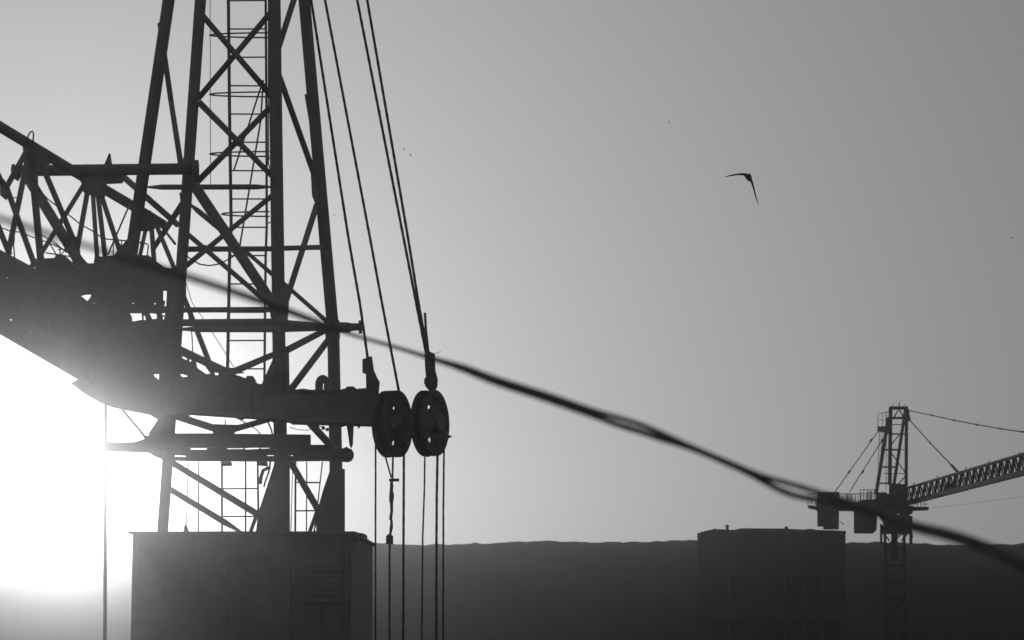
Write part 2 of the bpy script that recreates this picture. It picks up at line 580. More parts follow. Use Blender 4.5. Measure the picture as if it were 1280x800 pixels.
for (a, b_) in (((363, 489.5), (456, 484)), ((363, 531.5), (476, 535.5))):
    MB().beam(P(a[0], (490.5 if a[1] < 500 else 527.5), 33.7), P(472 if a[1] > 500 else 432, (491 if a[1] < 500 else 530.5), 33.7), .03, .55).build('beam_flange', STEEL, mbm)
for k in range(7):
    x = 232 + k * 16
    MB().beam(P(x, 480, 33.44), P(x, 514, 33.44), .03, .05).build('stiffener', STEEL, mbm)
for poly in ([(372, 491.5), (374, 488.6), (381, 488.4), (383, 491.5)], [(432, 486.5), (433, 483.2), (441, 482.8), (444, 484.4), (445, 486.5)], [(306, 474), (309, 469.6), (316, 470), (320, 477)],
             [(414, 526), (432, 526), (431, 531.5), (424, 533.4), (416, 531)], [(446, 527.5), (450, 527.5), (449.4, 532.6), (447.4, 535)], [(338, 522), (352, 523), (350, 528.6), (340, 527.4)], [(294, 520), (304, 520.6), (303, 524), (296, 523.4)]):
    MB().plate(poly, .16, 33.6).build('bracket', STEEL, mbm)
MB().sweep([P(364, 488, 33.8), P(380, 486.4, 33.8), (P(392, 489, 33.8))], M(1.6, 33.8) / 2, 6).build('pipe', STEEL, mbm)
MB().sweep([P(300, 525, 34), P(312, 531, 34), P(322, 538, 34), P(326, 544, 34)], M(1.4, 34) / 2, 6).build('hose', RUBBER, mbm)
MB().sweep([P(333, 524, 34), P(338, 534, 34), P(341, 544, 34)], M(2.2, 34) / 2, 6).build('hose', RUBBER, mbm)
# guarded sheave standing on the beam
MB().plate([(394, 493)] + [(403.5 - 9.5 * math.cos(math.pi * k / 10), 480 - 11.5 * math.sin(math.pi * k / 10)) for k in range(11)] + [(413, 493)], .2, 34.4,
           holes=[[(402.6, 478), (404.8, 478), (404.8, 489), (402.6, 489)], [(410.4, 477), (412.2, 477), (412.2, 488), (410.4, 488)]]).build('sheave_guard', STEEL, crane)
MB().plate([(433, 530), (442, 530), (440.6, 556), (438.6, 560), (437, 557)], .08, 33.7).build('pendant_plate', STEEL, crane)
for (x, y, r) in ((396, 533, 3.4), (404, 535, 2.5), (409, 537, 2.3)):
    MB().sweep([P(x, y, 33.9), P(x, y, 34.1)], M(r, 34) , 10).build('bolt', STEEL, crane)
st = bar('stub_arm', crane, 424, 409, 35.9, 452, 408.5, 35.4, 11, 9, n=12)
MB().beam(P(450.5, 401, 35.3), P(450.5, 416.5, 35.3), M(4, 35.3), .12).build('end_plate', STEEL, st)
bar('stub_arm', crane, 420, 409, 35.8, 436, 409.5, 35.6, 13.5, 13, n=12)

# lower walkway platform
lp = MB().plate([(178, 545), (210, 541.5), (250, 541.5), (388, 543.2), (388, 559.4), (240, 559.2), (190, 559)], .08, 33.6).build('walkway', STEEL, crane)
MB().plate([(202, 562.0), (300, 562.2), (388, 558), (412, 560), (414, 575.5), (350, 576.5), (240, 576), (205, 575)], .12, 33.55,
           holes=[[(217.6, 568.6), (232, 569.2), (232, 570.8), (217.6, 570.8)], [(333, 568.4), (345, 568.4), (345, 570), (333, 570)], [(361.6, 568.4), (366, 568.4), (366, 570), (361.6, 570)]]).build('walkway_beam', STEEL, lp)
for k_ in range(5):
    MB().beam(P(240, 545, 33.85 + k_ * .24), P(386, 546, 33.85 + k_ * .24), .04, .22).build('deck_plank', STEEL, lp)
MB().plate([(196, 555), (410, 556), (410, 572), (196, 572)], .02, 34.2,
           holes=[[(238.4, 560.1), (258.4, 560.1), (258.4, 561.9), (238.4, 561.9)], [(284, 560.4), (304, 560.4), (304, 561.3), (284, 561.3)],
                  [(306, 560.4), (324, 558.8), (324, 562), (306, 561.6)], [(326.5, 558.5), (337, 558), (337, 562.5), (326.5, 561.8)],
                  [(217, 568.2), (233, 568.8), (233, 571.2), (217, 571.2)], [(332, 568), (346, 568), (346, 570.4), (332, 570.4)], [(361, 568), (367, 568), (367, 570.4), (361, 570.4)]]).build('kick_plate', STEEL, lp)
MB().sweep([P(405, 568, 35.2), P(436, 569, 34.8)], M(8.6, 35), 12).build('walkway_tube', STEEL, lp)
MB().plate([(430, 560), (433, 558), (437.5, 562), (438, 574), (435, 577), (430, 577)], .15, 34.6).build('end_plate', STEEL, lp)
MB().plate([(277, 577), (288, 577), (288, 581.5), (277, 581.5)], .2, 34).build('bracket', STEEL, lp)
MB().plate([(322, 577), (333, 577), (333, 582), (322, 581)], .2, 34).build('bracket', STEEL, lp)
MB().sweep([P(325.5, 605, 34.2), P(326, 597, 34.2), P(329, 588, 34.2), P(335, 585, 34.2), P(338, 586, 34.2)], M(4.6, 34) / 2, 8).build('cable_loop', RUBBER, lp)
MB().sweep([P(338, 577, 34.2), P(336, 590, 34.2), P(331, 604, 34.2), P(330, 609, 34.2)], M(2.4, 34) / 2, 8).build('cable_loop', RUBBER, lp)
bar('brace', crane, 152, 511, 34.4, 184, 549, 34.2, 3.4, n=8)
bar('hanger_rod', crane, 132, 500, 34, 131, 880, 34, 4.5, n=8)
bar('hanger_rod', crane, 134, 556, 34.2, 205, 556, 34.2, 7, n=8)
MB().plate([(132, 551), (152, 555), (170, 552), (186, 546), (204, 546), (204, 575), (192, 570), (186, 566), (132, 564)], .05, 34.1).build('walkway_toe_board', STEEL, lp)
MB().plate([(186, 541), (200, 520), (206, 520), (206, 545), (186, 545)], .08, 34.3).build('web_plate', STEEL, crane)
# boom: plated girder with a single top chord and lattice in between
A1, A2 = 30.2, 33.2
def bd_(x):
    return A1 + (A2 - A1) * max(0, min(1, (x + 220) / 340))
def q(x, y):
    return (x, y, bd_(x))
boom = MB().plate([q(-220, 193), q(0, 312), q(37, 331.5), q(41, 323), q(54, 323), q(74, 322), q(84, 327), q(90, 328), q(92, 318), q(98, 315), q(104, 323), q(110, 329.5), q(112, 329.6),
                   q(112, 360), q(104, 366), q(100, 369), q(100, 380), q(112, 390), q(112, 470), q(102, 472.6), q(0, 413.5), q(-220, 283)], .05,
                  holes=[[q(8, 346), q(10, 346), q(10, 348), q(8, 348)], [q(11.6, 398), q(17.4, 400.6), q(17, 402), q(12, 399.6)], [q(38, 413.6), q(39.6, 413.6), q(39.6, 415), q(38, 415)],
                         [q(42, 333.4), q(44, 333.4), q(44, 335.2), q(42, 335.2)]]).build('boom', STEEL, crane)
MB().beam(P(-220, 287, A1 + .3), P(99, 473, A2 + .2), .05, .9).build('lower_flange', STEEL, boom)
for x in (-180, -110, -45, 15, 60):
    yt = 312 + (x) * .52
    yb = 413 + x * .588
    MB().beam(P(x, yt + 4, bd_(x) - .03), P(x + 3, yb - 4, bd_(x) - .03), .04, .06).build('stiffener', STEEL, boom)

def cd_(x):
    return 31.6 + 4.4 * max(-.6, min(1.1, x / 210))
ch = MB()
ch.sweep([P(-220, 26, cd_(-130)), P(0, 158.5, cd_(0)), P(92, 214, cd_(92)), P(165, 257, 35.7), P(205, 281, 36)],
         [M(14.5, 31) / 2, M(14, 31.6) / 2, M(13.5, 33) / 2, M(13, 35) / 2, M(12, 36) / 2], 14)
ch.build('top_chord', STEEL, boom, smooth=True)

DG = [
    (35, 186, 8, 234, 6, 31.8, 31.6), (35, 196, 10, 318, 6, 32.2, 31.9), (6, 228, 42, 328, 6, 31.6, 32), (39, 198, 51, 326, 7.5, 32.4, 32.3),
    (31, 216, 98, 326, 11, 33.2, 32.4), (49, 198, 92, 300, 6, 32.6, 32.8), (106, 229, 51, 318, 5.2, 33.6, 32.3), (110, 236, 95, 320, 5.4, 33.8, 32.8),
    (116, 240, 121.6, 326, 4.8, 34, 33), (122, 240, 132, 326, 5.2, 34.2, 33.4), (124, 236, 149, 312, 5.4, 34.4, 33.6), (161, 258, 135, 318, 2.2, 34.8, 33.6),
    (184, 278, 174, 324, 4.2, 35.6, 34.2), (189, 278, 192.5, 326, 5.2, 35.8, 34.4), (190, 268, 218, 336, 4.8, 35.6, 34.2),
    (12, 318, -40, 190, 6, 31.9, 31), (-40, 150, -60, 280, 6, 31, 31.2), (-38, 150, -100, 262, 6, 31, 30.8), (-40, 140, 4, 232, 6, 31, 31.6), (-120, 96, -100, 262, 6, 30, 30.8), (-120, 96, -170, 226, 6, 30, 30.4),
    (-120, 96, -62, 280, 6, 30, 31),
]
for a in DG:
    bar('diagonal', boom, a[0], a[1], a[5], a[2], a[3], a[6], a[4] * (1.22 if a[4] > 3 else 1))
MB().plate([(28, 184), (42, 180), (58, 196), (62, 204), (50, 206), (32, 204)], .08, 32.2).build('gusset_plate', STEEL, boom)
MB().plate([(22, 206), (46, 206), (47, 238), (40, 240), (32, 226)], .06, 32.8).build('gusset_plate', STEEL, boom)
MB().plate([(94, 212), (110, 217), (140, 219), (147, 216), (155, 220), (152, 228), (132, 229), (130, 246), (122, 247), (104, 240), (102, 230)], .08, 33.5,
           holes=[[(121.2, 222.4), (122.4, 222.4), (122.4, 223.6), (121.2, 223.6)]]).build('gusset_plate', STEEL, boom)
MB().plate([(166, 258), (178, 262), (194, 268), (196, 282), (188, 288), (172, 288), (164, 300), (160, 300)], .08, 35.2).build('gusset_plate', STEEL, boom)
MB().plate([(0, 222), (5, 224), (9, 234), (10, 242), (7, 250), (0, 244)], .06, 31.6).build('gusset_plate', STEEL, boom)
MB().plate([(84, 296), (97, 296), (100, 316), (92, 325), (84, 310)], .05, 32.6).build('gusset_plate', STEEL, boom)
# wire loop on the chord and small bits
MB().sweep([P(34, 180, 32.1), P(35, 170, 32.1), P(38, 165, 32.1), P(40.5, 164, 32.1), P(42, 167, 32.1), P(41, 180, 32.1)], M(2.2, 32) / 2, 6).build('wire_loop', ROPE, boom)
MB().sweep([P(-2, 232, 31.5), P(2, 231, 31.5), P(5, 234, 31.5), P(7, 240, 31.5), P(8, 247, 31.5)], M(2, 31.5) / 2, 6).build('wire_loop', ROPE, boom)
bar('cross_rod', boom, 9, 247, 31.6, 24, 247, 31.8, 1.2, n=6)

# machine deck between boom and mast
MB().plate([(96, 329), (117, 329), (118, 321), (150, 319), (186, 319), (196, 327), (206, 334), (222, 336), (219, 375), (216, 434), (214, 470), (212, 490), (208, 521), (196, 524), (187, 518.5),
            (153, 512), (140, 509), (125, 503.5), (108, 494), (88, 479), (102, 472)], .06, 33.15,
           holes=[[(100.6, 369.4), (106, 368), (114.4, 367.8), (112.6, 372), (109.2, 376)], [(116.6, 378), (118.4, 378), (118.4, 379.8), (116.6, 379.8)],
                  [(161.8, 391.2), (176.8, 391.2), (177.4, 399.6), (165, 402), (164.2, 395)], [(179, 394), (181, 394), (182.4, 400), (179, 400)],
                  [(186.4, 391), (195.6, 391.8), (196, 398.4), (190, 399)], [(202, 391), (206.6, 391), (206.2, 394), (202.4, 394)], [(203, 395.4), (205.6, 395), (205, 399.4), (202.8, 398.6)],
                  [(203.4, 363), (208.6, 363), (207.6, 383), (204.6, 382.6), (206, 376), (203.4, 375)], [(192, 467.6), (199, 467.4), (198.4, 475), (191, 475)],
                  [(165, 378), (167, 378), (167, 380), (165, 380)], [(192.4, 378.2), (194.6, 378.2), (194.6, 380.4), (192.4, 380.4)]]).build('machine_deck', STEEL, crane)
MB().plate([(190, 468), (190, 473), (230, 480), (230, 518), (120, 500), (135, 470)], .6, 33.8).build('deck_box', STEEL, crane)
MB().plate([(140, 322), (158, 300), (168, 286), (176, 288), (168, 322)], .05, 35).build('web_plate', STEEL, crane)
# deck handrail
hr = MB()
hr.sweep([P(140, 299, 33.4), P(153, 300.5, 33.4), P(168, 302, 33.4), P(184, 305, 33.4), P(185.5, 307, 33.4), P(184, 320, 33.4)], M(1.8, 33.4) / 2, 6)
for x in (142, 152, 166, 176):
    hr.sweep([P(x, 301.5, 33.4), P(x - .5, 320, 33.4)], M(1.6, 33.4) / 2, 6)
hr.build('handrail', STEEL, crane)
wl = MB()
for (x1_, y1_, x2_, y2_, w_) in ((57, 316, 90, 321, 1.8), (53, 294, 88, 318, 1.6), (62, 304, 72, 321, 1.8), (66, 300, 83, 316, 1.2), (74, 322, 84, 308, 1.6), (75, 310, 75, 322, 1.8), (72, 312, 86, 311, 1.4), (86, 328, 88, 336, 2)):
    wl.sweep([P(x1_, y1_, 32.7), P(x2_, y2_, 32.7)], M(w_, 32.7) / 2, 6)
wl.build('winch_frame', STEEL, crane)
MB().plate([(68, 322), (70, 318), (78, 318), (84, 322), (92, 332), (68, 330)], .3, 32.6).build('winch', STEEL, crane)

# rope-sheave blocks at the beam end
AX = Vector((math.sin(math.radians(68)), -math.cos(math.radians(68)), 0))   # sheave axle direction
SD = 33.5
def sheave_block(cx, cy, r_px, holes, sep_px=13.4, tabs=()):
    r = M(r_px, SD)
    c = P(cx, cy, SD)
    sep = M(sep_px, SD)
    blk = MB()
    blk.sweep([c - AX * sep * 1.3, c + AX * sep * 1.3], r * .28, 14)
    bo = blk.build('sheave_block', STEEL, crane)
    for s in (-1, 1):
        cc = c + AX * sep * .5 * s
        m = MB()
        # rim with a groove, then the web with its lightening holes
        n = 40
        vv = Vector((0, 0, 1))
        uu = vv.cross(AX).normalized()
        prof = [(-.07, .80), (-.07, 1.0), (-.045, 1.0), (0, .92), (.045, 1.0), (.07, 1.0), (.07, .80)]
        base_ = len(m.v)
        for k in range(n):
            a = 2 * math.pi * k / n
            e = uu * math.cos(a) + vv * math.sin(a)
            for (z, rr) in prof:
                m.v.append(cc + AX * z * r * 0.8 + e * rr * r)
        k7 = len(prof)
        for k in range(n):
            for j in range(k7):
                a0, a1 = base_ + k * k7, base_ + ((k + 1) % n) * k7
                m.f.append((a0 + j, a0 + (j + 1) % k7, a1 + (j + 1) % k7, a1 + j))
        m.disc(cc, AX, r * .93, r * .03, 32, [(hu * r * 1.0 - s * sep * .5 * math.tan(math.radians(68)), hv * r, hw * r, hh * r) for (hu, hv, hw, hh) in holes])
        m.build('sheave', RUST, bo)
    return bo
b1 = sheave_block(490.5, 530, 42, [(.10, .50, .16, .10), (.05, -.57, .14, .12)])
b2 = sheave_block(537.5, 529, 41.5, [(-.10, .48, .16, .10), (-.06, -.53, .15, .13)], 12.5)
MB().plate([(472, 498), (484, 513), (512, 513.5), (520, 513.5), (545, 515), (550, 528), (545, 543), (520, 541), (512, 544), (500, 546), (474, 534)], .06, 33.45).build('cheek_plate', STEEL, b1)
MB().plate([(505, 540), (512, 543), (514, 552), (509, 556.5), (504, 553)], .08, 33.4).build('keeper', STEEL, b1)
MB().plate([(556, 536), (560, 539), (561, 544), (564.5, 544.6), (564.6, 545.8), (560, 548), (554, 549)], .06, 33.4).build('keeper', STEEL, b2)
MB().plate([(467.5, 542), (471, 556), (476, 559.5), (481, 562), (486, 569), (492, 571), (497, 569), (490, 556), (478, 546)], .1, 33.55).build('rope_guard', STEEL, b1)
MB().plate([(479, 493), (484, 488.6), (490, 488), (494, 490), (498, 488.4), (502, 490), (506, 496), (498, 500), (484, 500)], .1, 33.6).build('rope_guard', STEEL, b1)
MB().plate([(556, 550), (554.6, 558), (547, 562), (541, 568.6), (534, 571), (528, 568), (534, 558), (546, 548)], .1, 33.55).build('rope_guard', STEEL, b2)
MB().plate([(523, 496), (527, 490), (532, 488), (537, 489.6), (545, 488), (552, 494), (556, 503), (546, 502), (530, 502)], .1, 33.6).build('rope_guard', STEEL, b2)
for cx in (478.5, 490.5, 527, 538):
    MB().sweep([P(cx, 530, 33.2), P(cx, 530, 33.45)], M(5, SD), 12).build('axle_nut', STEEL, b1 if cx < 500 else b2)

# ------------------------------------------------------------------ wire ropes of the crane (hang from it: things of their own)
def rope(label, pts, w_, d, group, d2=None, name='hoist_rope'):
    n = len(pts)
    ds = [d + ((d2 if d2 else d) - d) * k / (n - 1) for k in range(n)]
    wp = [P(x, y, dd) for (x, y), dd in zip(pts, ds)]
    # fine polyline with the lay of the strands
    m = MB()
    r = M(w_, d) / 2
    fine = []
    for a, b in zip(wp[:-1], wp[1:]):
        k = max(2, int((b - a).length / .06))
        fine += [a.lerp(b, i / k) for i in range(k)]
    fine.append(wp[-1])
    m.sweep(fine, [r * (1 + .07 * math.sin(i * 1.9)) for i in range(len(fine))], 7)
    o = m.build(name, ROPE, origin=wp[-1], smooth=True)
    return tag(o, label, 'rope', group)

UPG = 'hoist ropes rising beside the crane mast'
LOG = 'ropes hanging below the two pulleys'
def upx(x1, y1, x2, y2, y):
    return x1 + (x2 - x1) * (y - y1) / (y2 - y1)
R1 = rope('leftmost slanting hoist rope, nearest the mast, ending in the left rope socket', [(upx(409, 128, 436, 300, -150), -150), (409, 128), (436, 300), (450, 380), (460, 450)], 3.5, 33.6, UPG)
R2 = rope('slanting hoist rope without a socket that runs straight onto the left pulley', [(upx(430.5, 128, 463, 300, -150), -150), (430.5, 128), (463, 300), (477.7, 380), (500, 496)], 3.4, 33.6, UPG)
R3 = rope('left one of the close pair of ropes above the right pulley', [(upx(471.5, 128, 505, 300, -150), -150), (471.5, 128), (505, 300), (520.5, 380), (533.5, 446)], 3.5, 33.6, UPG)
R4 = rope('right one of the close pair of ropes above the right pulley', [(upx(481, 128, 510.5, 300, -150), -150), (481, 128), (510.5, 300), (523.4, 380), (535.5, 446)], 3.5, 33.45, UPG)
s1 = MB().plate([(452.8, 449), (464.5, 445), (467, 462), (470.5, 470), (474.3, 477), (473.6, 483), (472.4, 499), (457.6, 490), (457.4, 466.5), (453, 465.5)], .12, 33.5).build('socket', RUST, R1, origin=R1.location)
MB().sweep([P(471, 478, 33.3), P(471, 478, 33.75)], M(3.6, 33.5), 10).build('pin', RUST, s1, origin=R1.location)
s2 = MB().plate([(530.8, 442), (533, 439.6), (537, 439.2), (543.6, 442.6), (544, 462), (547, 473), (546.6, 482), (544, 487), (546.6, 500), (541, 500), (536, 487.6), (531.4, 482), (530, 478), (530.4, 473.4), (532.4, 471), (531.2, 458)], .12, 33.42).build('socket', RUST, R3, origin=R3.location)
MB().sweep([P(533.5, 478, 33.25), P(533.5, 478, 33.7)], M(3.6, 33.5), 10).build('pin', RUST, s2, origin=R3.location)
MB().sweep([P(531.2, 391, 33.55), P(532.4, 412, 33.55), P(536, 444, 33.55)], M(3.2, 33.5) / 2, 7).build('rope_tail', ROPE, R3, origin=R3.location)
MB().sweep([P(541, 441, 33.5), P(546, 441.6, 33.5), P(551, 439, 33.5)], M(.7, 33.5) / 2, 5).build('wire_end', ROPE, R3, origin=R3.location)

DNY = 860
rope('leftmost hanging rope below the left pulley', [(469.6, 540), (469.4, 672), (469.3, DNY)], 2.4, 33.5, LOG)
rope('hanging rope at the right edge below the left pulley', [(505, 540), (504.4, 672), (504, DNY)], 3.2, 33.5, LOG)
rope('thin hanging rope at the left below the right pulley', [(531.2, 560), (530.5, 610), (528.4, 672), (526.6, DNY)], 2.2, 33.5, LOG)
rope('thick middle hanging rope below the right pulley', [(547.2, 550), (546, 620), (545.6, 672), (545.4, DNY)], 3.2, 33.5, LOG)
rope('rightmost hanging rope below the right pulley', [(555.2, 540), (554.2, 640), (554.2, 672), (554, DNY)], 2.5, 33.5, LOG)
tw = rope('knotted hanging rope with a crossbar, between the two plain ropes of the left pulley', [(491.5, 560), (490.6, 598), (489, 612), (489.6, 628), (489.8, 640), (488.4, 660), (487, 674), (487, DNY)], 2.6, 33.5, LOG)
MB().sweep([P(479.5, 562, 33.45), P(489, 597, 33.45)], M(2.2, 33.5) / 2, 7).build('side_strand', ROPE, tw, origin=tw.location)
MB().sweep([P(486.4, 600, 33.42), P(499, 600, 33.42)], M(4, 33.5) / 2, 10).build('crossbar', RUST, tw, origin=tw.location)
for (y0, y1, ws) in ((602, 614, (3.4, 4.6, 4)), (614, 628, (5, 6.4, 5)), (628, 650, (4.2, 3.6, 3.4)), (650, 668, (3.2, 3.4, 3))):
    MB().sweep([P(489.4, y0, 33.45), P(489.6, (y0 + y1) / 2, 33.45), P(489 - (y1 > 640) * 1.2, y1, 33.45)], [M(z, 33.5) / 2 for z in ws], 8).build('clamp', RUST, tw, origin=tw.location)
MB().sweep([P(487, 667.5, 33.4), P(487, 670, 33.4), P(487, 680, 33.4)], [M(1.5, 33.5), M(4.5, 33.5), M(4.5, 33.5)], 10).build('hook_weight', RUST, tw, origin=tw.location)

SLG = 'slack thin cables looped across the crane'
def slack(label, pts, w_, d, d2=None):
    rope(label, pts, w_, d, SLG, d2, name='slack_cable')
slack('thin cable sagging across the boom lattice at the left edge', [(-60, 230), (-2, 284), (6, 286), (12, 288.6), (26, 290.4), (45, 298), (60, 303), (88, 316)], 1.6, 31.9, 32.6)
slack('thin cable running down through the boom lattice to the machine deck', [(46, 234), (60, 249), (78, 263), (84, 267), (100, 280), (118, 290), (128, 298), (144, 300), (152, 308)], 1.7, 32.9, 33.6)
slack('drooping hose under the horizontal brace of the mast', [(231, 318), (240, 325), (250, 330.4), (262, 332), (274, 330), (288, 323), (297, 317)], 1.8, 33.9)
slack('fine wire slanting from the left leg behind the ladder', [(232, 352), (240, 378), (262, 410), (284, 445), (294, 462)], .9, 35.2)
slack('short wires crossing under the two horizontal tubes beside the left leg', [(226, 350), (232, 345), (232, 370), (240, 420), (241, 444)], 1.6, 34.6)
slack('thin cable dangling beside the vertical boom strut at the left', [(18, 296), (17, 306), (18.4, 324)], 1.8, 31.9)
slack('fine slack wire hanging under the main beam between the right legs', [(362, 534), (372, 537), (384, 538), (394, 534), (404, 533)], .9, 34.6)

# ------------------------------------------------------------------ twisted foreground cables (close, out of focus)
CG = 'twisted cables crossing in front'
def smooth_path(pts, k=8):
    out = []
    n = len(pts)
    for i in range(n - 1):
        p0, p1, p2, p3 = pts[max(i - 1, 0)], pts[i], pts[i + 1], pts[min(i + 2, n - 1)]
        for j in range(k):
            t = j / k
            out.append(tuple(.5 * ((2 * p1[a]) + (-p0[a] + p2[a]) * t + (2 * p0[a] - 5 * p1[a] + 4 * p2[a] - p3[a]) * t * t + (-p0[a] + 3 * p1[a] - 3 * p2[a] + p3[a]) * t ** 3) for a in range(len(p1))))
    out.append(pts[-1])
    return out
CA = [(-240, 200, 4.2), (-60, 254, 4.2), (0, 272, 4.2), (60, 291, 4.2), (150, 319, 4.3), (240, 346, 4.6), (330, 376, 5.3), (400, 402, 6.4), (440, 417.5, 7.2), (490, 432, 7.4), (540, 446.8, 7.2), (580, 458.5, 6.9), (620, 473, 6.6), (680, 492, 6.5), (740, 512.5, 6.5),
      (800, 530.5, 6.5), (860, 556.5, 6.5), (910, 577.5, 6.5), (950, 594, 6.5), (985, 604, 6.4), (1020, 614.5, 6.3), (1075, 631, 6.1), (1140, 654, 5.8), (1200, 669, 5.6), (1280, 702, 5.5), (1480, 806, 5.4)]
CB = [(-240, 203, 4.25), (-60, 256, 4.25), (0, 274, 4.25), (60, 293, 4.25), (150, 321, 4.35), (240, 348.5, 4.65), (330, 379.5, 5.35), (400, 405, 6.4), (440, 418.5, 7.2), (490, 433, 7.4), (540, 449, 7.2), (580, 462.5, 6.9), (620, 478.5, 6.6), (680, 498, 6.5), (740, 519, 6.5),
      (770, 530, 6.5), (800, 539.6, 6.5), (825, 548, 6.5), (845, 554, 6.5), (880, 566.5, 6.5), (930, 588.5, 6.5), (955, 602, 6.5), (980, 614.5, 6.4), (1005, 622, 6.3), (1050, 629, 6.2), (1100, 644, 6.0), (1140, 660, 5.8), (1200, 677, 5.6), (1280, 710, 5.5), (1480, 814, 5.4)]
for pts, wd, lab in ((CA, .0155, 'upper strand of the twisted pair of blurred black cables crossing in front'), (CB, .0178, 'lower strand of the twisted pair of blurred black cables, bowing down by the distant crane')):
    sp = smooth_path(pts)
    wp = [P(*p) for p in sp]
    def girth(px):                  # the pair is bare on the left, sleeved and thicker from the pulleys on
        for (xa, ga), (xb, gb) in (((-300, .5), (120, .5)), ((120, .5), (240, .72)), ((240, .72), (330, .8)), ((330, .8), (440, .62)), ((440, .62), (520, .62)), ((520, .62), (590, 1)), ((590, 1), (1600, 1))):
            if xa <= px <= xb:
                return ga + (gb - ga) * (px - xa) / (xb - xa)
        return 1
    o = MB().sweep(wp, [wd / 2 * girth(sp[i][0]) * (1 + .03 * math.sin(i * .37)) for i in range(len(wp))], 8).build('foreground_cable', RUBBER, origin=wp[0], smooth=True)
    tag(o, lab, 'cable', CG)

# ------------------------------------------------------------------ DISTANT CRANE
E = 150.0
fb = P(1118, 672, E)
fb.z = 0
far = thing('tower_crane', fb, 'distant tower crane at the right with lattice jib and two hanging counterweights', 'crane')
def fbar(name, x1, y1, x2, y2, w_, d1=E, d2=None, parent=None, n=6):
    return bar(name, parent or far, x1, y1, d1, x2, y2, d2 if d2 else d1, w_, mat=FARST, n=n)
# tower mast down to the ground
tw_ = MB()
for sx in (-1, 1):
    for dy in (-.6, .6):
        tw_.sweep([P(1118 + sx * 12, 664, E + dy), P(1118 + sx * 12, 664, E + dy) * 1.0 - Vector((0, 0, P(1118, 664, E).z))], .09, 6)
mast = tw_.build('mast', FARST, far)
lz = MB()
zt_ = P(1118, 664, E).z
xl_, xr_ = P(1106, 664, E).x, P(1130, 664, E).x
k = 0
while zt_ - k * 1.1 > 1.2:
    za, zb = zt_ - k * 1.1, zt_ - (k + 1) * 1.1
    for yy in (E - .6, E + .6):
        lz.sweep([(xl_, yy, za), (xr_, yy, zb)] if k % 2 else [(xr_, yy, za), (xl_, yy, zb)], .04, 5)
        lz.sweep([(xl_, yy, za), (xr_, yy, za)], .04, 5)
    for xx in (xl_, xr_):
        lz.sweep([(xx, E - .6, za), (xx, E + .6, zb)], .04, 5)
    k += 1
lo_ = lz.build('lacing', FARST, mast)
lo_['kind'] = 'stuff'
MB().box((fb.x - 2, E - 2, -.1), (fb.x + 2, E + 2, .6)).build('footing', CONC, far)
# climbing collar legs under the slewing ring
MB().plate([(1114, 660), (1122, 660), (1122, 700), (1114, 700)], .5, E - .3).build('slewing_column', FARST, mast)
for a in ((1101.5, 655, 1101.5, 680, 3), (1138.6, 645, 1138.6, 680, 4), (1102, 664, 1112, 676, 2), (1137, 664, 1127, 676, 2), (1136, 648, 1141, 672, 1.6)):
    fbar('strut', *a, E - .4)
MB().plate([(1096.5, 632), (1141, 632), (1141, 640), (1137, 642), (1137, 648), (1140.4, 655), (1140, 666), (1101, 666), (1101, 658.5), (1104.4, 656), (1103.6, 651), (1096.5, 640)], 2.2, E - 1.1,
           holes=[[(1108.6, 638), (1110.8, 638), (1110.8, 640.6), (1108.6, 640.6)], [(1120.4, 640), (1124.6, 640.6), (1125.2, 643.6), (1121.4, 643)]]).build('slewing_platform', FARST, far)
# head frame
hd = MB()
for a in ((1095, 618, 1110.5, 522, 4.0, E - .7), (1112.2, 606, 1113.2, 509, 4.2, E - .7), (1117.4, 606, 1132, 510, 3.4, E + .7), (1132.6, 608, 1133.2, 509, 3.6, E - .5)):
    hd.beam(P(a[0], a[1], a[5]), P(a[2], a[3], a[5] + (.3 if a[5] < E else -.3)), M(a[4], E), .2)
head = hd.build('head_frame', FARST, far)
for a in ((1112, 510, 1135, 510, 4.4), (1112, 522.5, 1134, 522.5, 3.2), (1112, 530.8, 1131, 530.8, 1.2), (1111, 542.4, 1131, 542.4, 2), (1106, 562.2, 1126, 562.2, 2.4), (1126, 562, 1132, 562, 1), (1102.6, 583.8, 1121, 583.8, 2.2),
          (1104, 592, 1131, 592, .9), (1100, 604, 1112, 604, 2), (1124.6, 542.6, 1114, 556, 1.4), (1113.6, 565, 1131, 590, 1.4), (1122, 606, 1132, 595, 1.5), (1118, 521, 1122.4, 513, 1.6), (1129, 521, 1124.6, 513, 1.6), (1124, 514, 1124, 503, 1.3), (1116, 508, 1116, 504.6, .8), (1131, 508, 1131, 505, .8), (1098, 583.8, 1106, 583.8, .6)):
    fbar('cross_bar', *a, E - .6, parent=head)
MB().plate([(1112, 516), (1114.6, 514), (1115, 541), (1109, 541.5), (1106.6, 538), (1110, 530)], .6, E - .8).build('head_housing', FARST, head)
MB().plate([(1132, 510), (1136.6, 512), (1136.6, 516), (1138.4, 525), (1136, 526), (1132, 530)], .3, E - .7).build('lug', FARST, head)
pf = MB().plate([(1096.6, 533), (1110, 532.6), (1110, 538), (1106, 539.4), (1096.8, 537.4)], 1.0, E - .6).build('head_platform', FARST, far)
rb = MB()
for a in ((1097.4, 534, 1097.4, 517.5, .8), (1097.4, 517.5, 1103, 516, .7), (1097.4, 525, 1110, 525, .6), (1103, 534, 1103, 516, .6), (1103, 516.5, 1111, 514, 1.0), (1107.6, 533, 1107.6, 516, 1.2)):
    rb.sweep([P(a[0], a[1], E - .6), P(a[2], a[3], E - .6)], M(a[4], E) / 2, 5)
rb.build('handrail', FARST, pf)['kind'] = 'stuff'
ldm = MB()
